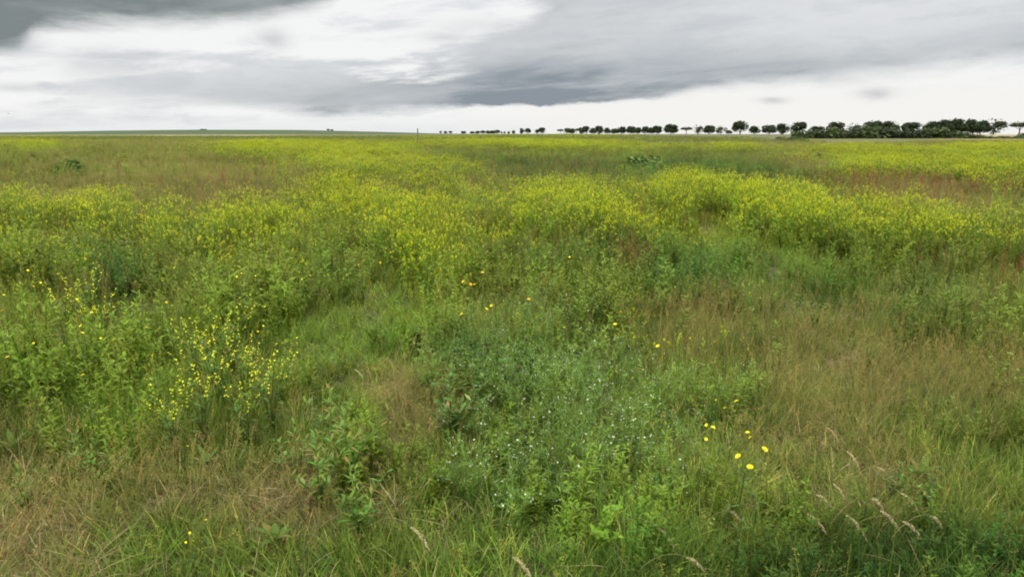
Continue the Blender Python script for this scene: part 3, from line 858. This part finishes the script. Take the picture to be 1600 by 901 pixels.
def put_flower(proto, px, py, z, lab, group, sc=1.0):
    x, y = spot(px, py, z); zz = z + 0.0
    if FIRST.get(id(proto)):
        FIRST[id(proto)] = False; o = proto; o.location = (x, y, zz); o.rotation_euler = (0, 0, U(-.6, .6)); o.scale = (sc,) * 3; o['label'] = lab
    else:
        o = copy_thing(proto, (x, y, zz), U(-.9, .9), sc, lab)
    o['group'] = group
    for ch in [k for k in bpy.data.objects if k.parent == o and k.name.startswith('flower_head')]:
        ch.rotation_euler = (U(-.35, .75), U(-.7, .7), U(0, 6))
    return o


for (px, py, s, lab) in [(1133, 638, 1.1, 'bright yellow flower in the upper left of the right-hand clump'), (1151, 627, 1.0, 'topmost yellow flower of the right-hand clump'), (1119, 625, .6, 'small faint yellow flower at the upper left edge of the right-hand clump'),
                         (1149, 642, .55, 'tiny yellow bud flower just under the topmost flower of the clump'), (1104, 664, .75, 'left flower of the close pair at the left of the right-hand clump'), (1114, 668, 1.0, 'right flower of the close pair at the left of the right-hand clump'),
                         (1103, 686, .75, 'dull yellow flower below the close pair in the right-hand clump'), (1168, 676, .95, 'upper of two touching yellow flowers in the right-hand clump'), (1173, 684, 1.05, 'lower of two touching yellow flowers in the right-hand clump'),
                         (1194, 702, 1.3, 'largest yellow flower, rightmost of the right-hand clump'), (1154, 713, 1.2, 'pale yellow flower left of the lowest one in the clump'), (1172, 730, 1.25, 'lowest yellow flower of the right-hand clump')]:
    put_flower(FL_Y, px, py, .63, lab, 'yellow flowers in the right-hand clump', s * .76)
for (px, py, lab) in [(724, 440, 'golden flower leftmost of the upper middle group'), (735, 444, 'golden flower in a touching pair, left one'), (741, 445, 'golden flower in a touching pair, right one'), (754, 426, 'orange flower highest on its stem above the touching pair'), (826, 468, 'single golden flower among the white flowers')]:
    put_flower(FL_O, px, py, .78, lab, 'golden flowers at the middle of the meadow', .95)
for (px, py, lab) in [(722, 491, 'yellow flower left of the bluish green herb'), (760, 483, 'lower left flower of the yellow pair above the bluish green herb'), (768, 478, 'upper right flower of the yellow pair above the bluish green herb'), (809, 491, 'bright yellow flower above the dark middle of the herb patch'),
                      (877, 425, 'pale yellow flower in front of the reddish docks'), (890, 402, 'pale yellow flower highest at the middle of the meadow'), (971, 488, 'bright yellow flower at the right of the white flowers'), (961, 507, 'orange-yellow drooping flower right of the white flowers'),
                      (881, 512, 'small yellow flower inside the white flower patch'), (1028, 541, 'small yellow flower at the right margin of the white flower patch'), (293, 697, 'orange-yellow flower beside the broad dock leaf at front left'),
                      (297, 832, 'upper yellow flower in the short front grass at left'), (302, 845, 'middle yellow flower in the short front grass at left'), (290, 847, 'lower left yellow flower in the short front grass at left'), (322, 812, 'small yellow flower alone in the short front grass')]:
    put_flower(FL_Y, px, py, .72 if py < 600 else (.5 if py < 750 else .36), lab, 'single yellow flowers', .9 if py < 600 else .36)
GL = 'small yellow flower dotted over the grassy left part of the meadow'
for i in range(72):
    px = U(0, 440) if i < 58 else U(440, 640); py = random.gauss(455, 52) if i < 58 else U(380, 440)
    py = py if 385 < py < 590 else U(410, 520)
    put_flower(FL_Y, px, py, U(.68, .98), GL, 'small yellow flowers dotted over the left meadow', U(.42, .75))
GW = 'small white flower with a yellow centre in the middle patch'
for i in range(285):
    q = i % 10
    if q < 2: px, py = random.gauss(885, 45), random.gauss(470, 22)
    elif q < 7: px, py = random.gauss(905, 75), random.gauss(600, 48)
    elif q < 9: px, py = random.gauss(985, 40), random.gauss(660, 32)
    else: px, py = random.gauss(790, 60), random.gauss(720, 40)
    put_flower(FL_W, px, py, U(.58, .76) if py < 690 else U(.44, .56), GW, 'white flowers in the middle patch', U(.18, .36))


# yellow spiked plants standing out at front left
def single_mustard():
    root = empty('yellow_spike_plant', (0, 0, 0)); root['category'] = 'wildflower'; root['group'] = 'yellow spiked plants at front left'
    st, fo, bl = MB(), MB(), MB(); h = .55
    for i in range(9):
        g = i * 2.4; l = U(.05, .35); hh = h * U(.7, 1.15)
        f = lambda t: Vector((l * math.cos(g) * hh * t * t, l * math.sin(g) * hh * t * t, hh * t))
        st.tube([f(t) for t in (0, .4, .75, 1)], [.0035, .003, .0022, .001], (.08, .12, .025, 0), 4)
        for k in range(7):
            p = f(U(.1, .75)); fo.leaf(p, U(0, 6.28), U(.05, .10), U(.006, .012), U(.5, 1.2), U(.1, .8), (*[a * U(.8, 1.25) for a in (.075, .125, .022)], 0))
        for k in range(15):
            t = U(.72, 1.02); p = f(t) + rv() * .009; flower4(bl, p, .0075 * U(.7, 1.2), (U(.50, .58), U(.52, .60), .03, 0))
    st.obj('stem', M_PLANT, root); fo.obj('foliage', M_PLANT, root); bl.obj('blossom', M_PETAL, root)
    return root


sm = single_mustard(); first = True
for (px, py, s, lab) in [(310, 560, 1.0, 'yellow spiked plant at the upper left of the bright front clump'), (345, 590, 1.05, 'yellow spiked plant in the centre of the bright front clump'), (385, 580, 1.05, 'yellow spiked plant at the upper right of the bright front clump'),
                         (425, 620, 1.0, 'yellow spiked plant at the right edge of the bright front clump'), (385, 645, .95, 'yellow spiked plant in the lower right of the bright front clump'), (320, 640, .95, 'yellow spiked plant in the lower middle of the bright front clump'),
                         (275, 660, .9, 'yellow spiked plant at the lower left edge of the bright front clump'), (365, 540, 1.0, 'yellow spiked plant at the back of the bright front clump'),
                         (105, 500, 1.05, 'yellow spiked plant lowest of the left edge clump'), (140, 470, 1.1, 'yellow spiked plant tallest of the left edge clump'), (165, 500, 1.0, 'yellow spiked plant rightmost of the left edge clump')]:
    x, y = spot(px, py + 44, .12); s *= U(1.15, 1.45)
    if first: first = False; sm.location = (x, y, gz(x, y)); sm.scale = (s,) * 3; sm['label'] = lab
    else: copy_thing(sm, (x, y, gz(x, y)), U(0, 6), s, lab)


# leafy weeds standing out at the front
def single_weed(col, h, ln, wd):
    root = empty('leafy_weed', (0, 0, 0)); root['category'] = 'weed'; root['group'] = 'leafy weeds standing out at the front'
    st, fo = MB(), MB()
    for (lx, ly, hh) in [(0, 0, h)] + [(U(-.6, .6), U(-.6, .6), h * U(.6, .95)) for _ in range(6)]:
        f = lambda t: Vector((lx * hh * t * t, ly * hh * t * t, hh * t))
        st.tube([f(t) for t in (-.03, .4, .75, 1)], [.006, .005, .0035, .0015], (*[a * .9 for a in col], 0), 6)
        for i in range(int(20 * hh / h)):
            t = U(.15, 1); s = 1.2 - .65 * t
            fo.leaf(f(t), i * 2.4 + U(-.4, .4), ln * s * U(.7, 1.15), wd * s * U(.8, 1.15), U(.6, 1.15), U(.1, 1.0), (*[a * U(.7, 1.3) for a in (col if random.random() > .12 else (.19, .18, .05))], 0), None, 5)
    st.obj('stem', M_PLANT, root); fo.obj('foliage', M_PLANT, root)
    return root


wk = [single_weed((.105, .18, .028), .46, .095, .0125), single_weed((.075, .140, .030), .45, .09, .019)]; used = [False, False]
for (kd, px, py, s, lab) in [(0, 500, 790, 1.1, 'tall pale green leafy weed at the centre of the front left weed cluster'), (0, 545, 760, 1.15, 'tall leafy weed on the right side of the front left weed cluster'), (0, 465, 740, .95, 'leafy weed on the left side of the front left weed cluster'),
                             (0, 520, 700, 1.1, 'leafy weed at the back of the front left weed cluster'), (0, 560, 830, .9, 'leafy weed at the lower right of the front left weed cluster'), (0, 130, 740, .9, 'leafy weed in the dry grass near the left edge'), (0, 175, 760, .85, 'leafy weed right of another one near the left edge'),
                             (0, 40, 790, .75, 'low leafy weed in the straw at the left edge'), (1, 740, 640, 1.1, 'dark bluish leafy weed at the left of the white flower patch'), (1, 705, 680, 1.1, 'dark leafy weed beside the hazy brown grass'), (1, 790, 620, 1.05, 'dark leafy weed at the top of the white flower patch'),
                             (1, 1400, 770, .6, 'low broad green weed behind the drooping grass ears'), (1, 1450, 780, .55, 'low broad green weed right of another behind the grass ears'), (0, 660, 560, 1.0, 'light green leafy weed standing in front of the yellow band'), (0, 590, 545, 1.0, 'light green leafy weed left of another in front of the yellow band')]:
    x, y = spot(px, py, .05); o = wk[kd]; s *= U(.95, 1.2)
    if not used[kd]: used[kd] = True; o.location = (x, y, gz(x, y)); o.scale = (s,) * 3; o['label'] = lab
    else: copy_thing(o, (x, y, gz(x, y)), U(0, 6), s, lab)


# broad dock leaves
def dock_plant():
    root = empty('dock_plant', (0, 0, 0)); root['category'] = 'weed'; root['group'] = 'broad-leaved docks at the front'
    for i in range(8):
        b = MB(); g = i * 2.4
        c = (.075, .13, .022, 0) if i % 4 else (.13, .12, .03, 0)
        b.leaf((0, 0, .02), g, U(.10, .16), U(.016, .024), U(.5, 1.0), U(.4, 1.0), c, tuple(a * .9 for a in c), 7)
        b.obj('leaf', M_PLANT, root)
    return root


dp = dock_plant(); first = True
for (px, py, lab) in [(322, 718, 'broad-leaved dock under the yellow spiked clump at front left'), (445, 722, 'broad-leaved dock left of the tall leafy weeds at front left'), (430, 835, 'broad-leaved dock in the short grass at the bottom left'), (20, 690, 'broad-leaved dock with a yellowed leaf at the left edge'), (1440, 730, 'broad-leaved dock in the grass behind the drooping ears at right')]:
    x, y = spot(px, py, .12)
    if first: first = False; dp.location = (x, y, gz(x, y) + .08); dp['label'] = lab
    else: copy_thing(dp, (x, y, gz(x, y) + .08), U(0, 6), U(.9, 1.15), lab)

# rusty docks that stand out in the yellow band
first = None
for (px, py, s, lab) in [(985, 420, 1.0, 'red-brown seeding dock, tallest of the group before the yellow band'), (1000, 425, .85, 'red-brown seeding dock right of the tallest one'), (968, 425, .9, 'red-brown seeding dock left of the tallest one'), (955, 412, .8, 'red-brown seeding dock leftmost of the group')]:
    x, y = spot(px, py, .2)
    if first is None:
        first = empty('seeding_dock', (0, 0, 0)); first['category'] = 'weed'; first['group'] = 'red-brown docks before the yellow band'
        s1 = dock_shape(.85, (.24, .085, .035))
        o = s1.obj('seed_stalk', M_PLANT, first); first.location = (x, y, gz(x, y)); first['label'] = lab
    else: copy_thing(first, (x, y, gz(x, y)), U(0, 6), s, lab)


# drooping grass ears
def grass_ear(ln=.46):
    root = empty('grass_ear', (0, 0, 0)); root['category'] = 'grass ear'; root['group'] = 'drooping pale grass ears'
    b = MB(); pts = []; p = Vector((0, 0, 0)); a = .15
    for i in range(9):
        pts.append(p.copy()); a += .10 + .035 * i; p = p + Vector((math.sin(a), -.15, math.cos(a))) * (ln / 8)
    b.tube(pts, [.0022] * 5 + [.0016] * 4, (.20, .17, .07, 0), 4); b.obj('stem', M_PLANT, root)
    global EAR_TIP
    EAR_TIP = pts[-1] + (pts[-1] - pts[-2]).normalized() * .05
    b = MB(); e0 = pts[-1]; dr = (pts[-1] - pts[-2]).normalized()
    for k in range(150):
        t = random.random(); r = .012 * math.sin(math.pi * min(1, .12 + t * .86)) ** .7
        q = e0 + dr * (t * .115) + Vector((0, 0, -1)) * (t * t * .06) + rv() * r * random.random() ** .4
        b.dia(q, (dr + rv() * .45) * .0075, rv() * .0030, (*shade((.40, .33, .19), .3)[:3], 0))
    b.obj('seed_head', M_PLANT, root)
    return root


ge_ = grass_ear(); first = True
EARS = [(1287, 776, 'leftmost drooping ear of the dense row at lower right'), (1312, 763, 'ear drooping above the leftmost ones at lower right'), (1338, 815, 'low hanging ear under the middle of the row at lower right'), (1350, 778, 'pale ear just left of the pinkish pair at lower right'),
        (1371, 780, 'pinkish ear in the middle of the row at lower right'), (1391, 806, 'ear hanging straight down right of the middle at lower right'), (1422, 778, 'thick pale ear high in the right half of the row'), (1425, 820, 'long ear hanging low in the right half of the row'),
        (1463, 808, 'rightmost and largest pale ear of the row'), (1382, 734, 'ear lying over the tawny grass above the row'), (1333, 712, 'highest ear above the tawny grass'), (1276, 810, 'greenish ear hanging low left of the row'), (1086, 874, 'brown ear at the bottom edge left of the lush grass'),
        (1302, 674, 'ear among the brown grass right of the yellow clump'), (1147, 799, 'greenish ear in the lush grass below the yellow clump'), (815, 878, 'arching ear at the bottom edge in the middle'), (655, 832, 'short pale ear in the grass at the bottom middle'),
        (1040, 832, 'pale ear left of the lush dark grass at the bottom'), (855, 600, 'upright-looking pale ear rising over the white flowers'), (560, 580, 'arched withered ear over the dark hollow at left middle')]
for (px, py, lab) in EARS:
    sc_, rz_ = U(.85, 1.1), U(-.9, .7)
    e = EAR_TIP * sc_; ex, ey = e.x * math.cos(rz_) - e.y * math.sin(rz_), e.x * math.sin(rz_) + e.y * math.cos(rz_)
    x, y = spot(px, py, e.z + .03); g0 = gz(x, y); x, y = spot(px, py, e.z + g0); x -= ex; y -= ey
    if first: first = False; ge_.location = (x, y, g0); ge_.rotation_euler = (0, 0, rz_); ge_.scale = (sc_,) * 3; ge_['label'] = lab
    else: copy_thing(ge_, (x, y, g0), rz_, sc_, lab)


# ------------------------------------------------------------------ sky and light
def world():
    w = bpy.data.worlds.new('World'); SC.world = w; w.use_nodes = True
    nt = w.node_tree; nt.nodes.clear(); N, L = nt.nodes.new, nt.links.new

    def m(op, a, b=None, c=None, clamp=False):
        q = N('ShaderNodeMath'); q.operation = op; q.use_clamp = clamp
        for i, v in enumerate((a, b, c)):
            if v is None: continue
            if isinstance(v, (int, float)): q.inputs[i].default_value = v
            else: L(v, q.inputs[i])
        return q.outputs[0]

    def ss(v, a, b, lo=0.0, hi=1.0):
        q = N('ShaderNodeMapRange'); q.interpolation_type = 'SMOOTHSTEP'
        L(v, q.inputs[0])
        for i, t in ((1, a), (2, b), (3, lo), (4, hi)):
            if isinstance(t, (int, float)): q.inputs[i].default_value = t
            else: L(t, q.inputs[i])
        return q.outputs[0]

    def mixrgb(f, a, b):
        q = N('ShaderNodeMix'); q.data_type = 'RGBA'
        for i, v in ((0, f), (6, a), (7, b)):
            if isinstance(v, (int, float)): q.inputs[i].default_value = v
            elif isinstance(v, tuple): q.inputs[i].default_value = (*v, 1)
            else: L(v, q.inputs[i])
        return q.outputs[2]

    tc = N('ShaderNodeTexCoord'); sp = N('ShaderNodeSeparateXYZ'); L(tc.outputs['Generated'], sp.inputs[0])
    X, Y, Zc = sp.outputs
    az = m('ARCTAN2', X, Y)                                             # bearing, 0 = north of the camera
    el = m('ARCSINE', Zc)
    # cloud deck: directions carried up to a level layer
    zz = m('ADD', m('MAXIMUM', Zc, 0), .055)
    cb = N('ShaderNodeCombineXYZ'); L(m('DIVIDE', X, zz), cb.inputs[0]); L(m('DIVIDE', Y, zz), cb.inputs[1])
    def noise(scale, detail, sx=1, sy=1, off=0, rough=.55):
        mp = N('ShaderNodeMapping'); mp.inputs['Scale'].default_value = (sx, sy, 1); mp.inputs['Location'].default_value = (off, off * .7, 0)
        L(cb.outputs[0], mp.inputs[0])
        q = N('ShaderNodeTexNoise'); q.inputs['Scale'].default_value = scale; q.inputs['Detail'].default_value = detail; q.inputs['Roughness'].default_value = rough
        L(mp.outputs[0], q.inputs['Vector']); return q.outputs['Fac']
    def dnoise(scale, detail, sz, off, rough=.58, tilt=0.0):
        """cloud texture by direction, flattened towards the horizontal; tilt slants the streaks"""
        c3 = N('ShaderNodeCombineXYZ'); L(X, c3.inputs[0]); L(Y, c3.inputs[1]); L(m('MULTIPLY', m('SUBTRACT', Zc, m('MULTIPLY', X, tilt)), sz), c3.inputs[2])
        mp = N('ShaderNodeMapping'); mp.inputs['Location'].default_value = (off, off * .7, off * .3); L(c3.outputs[0], mp.inputs[0])
        q = N('ShaderNodeTexNoise'); q.inputs['Scale'].default_value = scale; q.inputs['Detail'].default_value = detail; q.inputs['Roughness'].default_value = rough
        q.inputs['Distortion'].default_value = .25
        L(mp.outputs[0], q.inputs['Vector']); return m('SUBTRACT', q.outputs['Fac'], .5)
    na = dnoise(3.2, 8, 4.5, 1.7)                                       # broad masses
    nb = dnoise(11, 7, 3.6, 5.2)                                        # ragged edges
    nc = m('SUBTRACT', noise(.28, 4, 1, .8, 9), .5)
    ns = dnoise(5.0, 8, 7.0, 8.3, .6, .10)                              # slanting streaks

    def ang(px, py):
        d = ray(px, py); d = d / np.linalg.norm(d)
        return math.atan2(d[0], d[1]), math.asin(d[2])
    UMIN, UMAX, VM = -.75, .75, .5
    un = m('DIVIDE', m('SUBTRACT', az, UMIN), UMAX - UMIN, None, True)

    def curve(pts, isval=False):
        q = N('ShaderNodeFloatCurve'); L(un, q.inputs['Value']); cv = q.mapping.curves[0]
        pp = []
        for (px, py) in pts:
            if isval: u = ang(px, 100)[0]; v = py
            else:
                u, v = ang(px, py); v = (v + .05) / VM
            pp.append(((u - UMIN) / (UMAX - UMIN), v))
        cv.points[0].location = (0, pp[0][1]); cv.points[1].location = (1, pp[-1][1])
        for p_ in pp: cv.points.new(*p_)
        q.mapping.update()
        return q.outputs[0] if isval else m('SUBTRACT', m('MULTIPLY', q.outputs[0], VM), .05)

    elw = m('ADD', el, m('ADD', m('MULTIPLY', na, .040), m('MULTIPLY', nb, .022)))
    # the dark sheet overhead at left
    low1 = curve([(-40, 68), (25, 60), (55, 34), (120, 29), (250, 28), (400, 28), (450, 18), (500, 10), (530, -4), (560, -60), (700, -160), (1700, -260)])
    d1 = ss(m('SUBTRACT', elw, low1), -.014, .012)
    d1 = m('MULTIPLY', d1, m('ADD', .88, m('ADD', m('MULTIPLY', na, .9), m('MULTIPLY', nb, .5))), None, True)
    # the long slate band
    lo2 = curve([(0, 184), (200, 174), (400, 174), (520, 180), (700, 172), (800, 164), (900, 162), (1015, 159), (1045, 154), (1100, 145), (1300, 133), (1450, 121), (1600, 108)])
    hi2 = curve([(0, 160), (140, 122), (180, 108), (300, 104), (340, 97), (430, 92), (500, 98), (630, 104), (690, 90), (740, 60), (790, 14), (840, -40), (900, -140), (1000, -250), (1700, -300)])
    curve_soft = curve([(0, .022), (640, .022), (760, .05), (900, .07), (1600, .07)], True)
    amt = curve([(0, .22), (150, .30), (300, .44), (500, .64), (700, .92), (820, 1.1), (1000, 1.0), (1200, .66), (1400, .58), (1600, .66)], True)
    soft_lo = curve([(0, .03), (500, .014), (700, .006), (1000, .005), (1100, .02), (1600, .025)], True)
    e2 = m('SUBTRACT', elw, lo2)
    a2 = ss(e2, -.004, soft_lo)
    b2 = ss(m('SUBTRACT', hi2, m('ADD', elw, m('ADD', m('MULTIPLY', nb, .05), m('MULTIPLY', ns, .22)))), -.02, curve_soft)
    core = m('SUBTRACT', 1.0, m('MULTIPLY', ss(e2, .010, .085), .58))         # densest towards its base
    d2 = m('MULTIPLY', m('MULTIPLY', a2, b2), m('MULTIPLY', amt, core))
    d2 = m('MULTIPLY', d2, m('ADD', 1.0, m('ADD', m('MULTIPLY', nb, .55), m('ADD', m('MULTIPLY', ns, 1.7), m('MULTIPLY', na, 1.0)))), None, True)
    # loose small puffs
    puffs = 0.0
    for (px, py, rx, ry, s) in [(1208, 157, 18, 5, .5), (1368, 147, 20, 8, .5), (425, 62, 22, 14, .5), (700, 58, 40, 9, .3), (755, 42, 60, 12, .25), (215, 82, 30, 6, .22), (40, 136, 40, 6, .25), (170, 100, 50, 20, .25), (20, 68, 26, 12, .6)]:
        u0, v0 = ang(px, py); ru = rx / F; rv_ = ry / F
        du = m('DIVIDE', m('SUBTRACT', m('ADD', az, m('MULTIPLY', nb, .03)), u0), ru); dv = m('DIVIDE', m('SUBTRACT', m('ADD', el, m('ADD', m('MULTIPLY', nb, .014), m('MULTIPLY', az, 0.0))), v0), rv_)
        r2 = m('ADD', m('MULTIPLY', du, du), m('MULTIPLY', dv, dv))
        puffs = m('MAXIMUM', m('MULTIPLY', m('EXPONENT', m('MULTIPLY', r2, -1.0)), m('MULTIPLY', m('ADD', 1.0, m('MULTIPLY', nb, 3.0)), s)), puffs)
    base = mixrgb(ss(m('ADD', ns, m('MULTIPLY', nb, .7)), -.20, .06), (.75, .77, .79), (.93, .935, .93))
    base = mixrgb(m('MULTIPLY', ss(el, .03, .0), .45), base, (.74, .76, .78))
    base = mixrgb(m('MULTIPLY', ss(az, -.15, .15), ss(el, .085, .03)), base, (.93, .915, .885))
    col = mixrgb(d2, base, (.255, .293, .335))
    col = mixrgb(puffs, col, (.36, .385, .41))
    col = mixrgb(d1, col, (.215, .245, .245))
    # overcast sky gets brighter overhead, outside the view
    up = ss(el, .22, .9, 1.0, ZEN)
    sc = N('ShaderNodeVectorMath'); sc.operation = 'SCALE'; L(col, sc.inputs[0]); L(up, sc.inputs['Scale'])
    lightside = mixrgb(ss(el, .20, .45), sc.outputs[0], (ZEN * .62, ZEN * .62, ZEN * .60))
    sky = N('ShaderNodeTexSky'); sky.sky_type = 'NISHITA'; sky.sun_disc = False; sky.sun_elevation = SUN_EL; sky.sun_rotation = SUN_AZ
    sk = N('ShaderNodeVectorMath'); sk.operation = 'SCALE'; L(sky.outputs[0], sk.inputs[0]); sk.inputs['Scale'].default_value = .08
    fin = mixrgb(.95, sk.outputs[0], lightside)                          # a little blue sky through the cloud
    bg = N('ShaderNodeBackground'); L(fin, bg.inputs[0]); bg.inputs[1].default_value = .64
    out = N('ShaderNodeOutputWorld'); L(bg.outputs[0], out.inputs[0])


ZEN = 6.0
SUN_EL, SUN_AZ = R(55), R(200)
world()
sun = bpy.data.lights.new('sun', 'SUN'); sun.energy = 1.5; sun.angle = R(25); sun.color = (1, .96, .90)
so = bpy.data.objects.new('sun', sun); COL.objects.link(so)
sd = Vector((math.sin(SUN_AZ) * math.cos(SUN_EL), math.cos(SUN_AZ) * math.cos(SUN_EL), math.sin(SUN_EL)))
so.rotation_euler = (-sd).to_track_quat('-Z', 'Y').to_euler()

# ------------------------------------------------------------------ camera and output
cam = bpy.data.cameras.new('camera'); cam.sensor_width = 36; cam.lens = 36 * F / 1600; cam.clip_end = 20000; cam.clip_start = .05
co = bpy.data.objects.new('camera', cam); COL.objects.link(co); co.location = (0, 0, EYE); co.rotation_euler = (R(90) - PITCH, 0, 0)
SC.camera = co
vs = SC.view_settings; vs.view_transform = 'Standard'; vs.look = 'None'; vs.gamma = 1; vs.use_curve_mapping = False; vs.exposure = 0.66
SC.render.engine = 'CYCLES'
cy = SC.cycles; cy.max_bounces = 5; cy.diffuse_bounces = 3; cy.glossy_bounces = 2; cy.transmission_bounces = 3; cy.transparent_max_bounces = 4
cy.filter_width = 1.9; cy.use_denoising = True
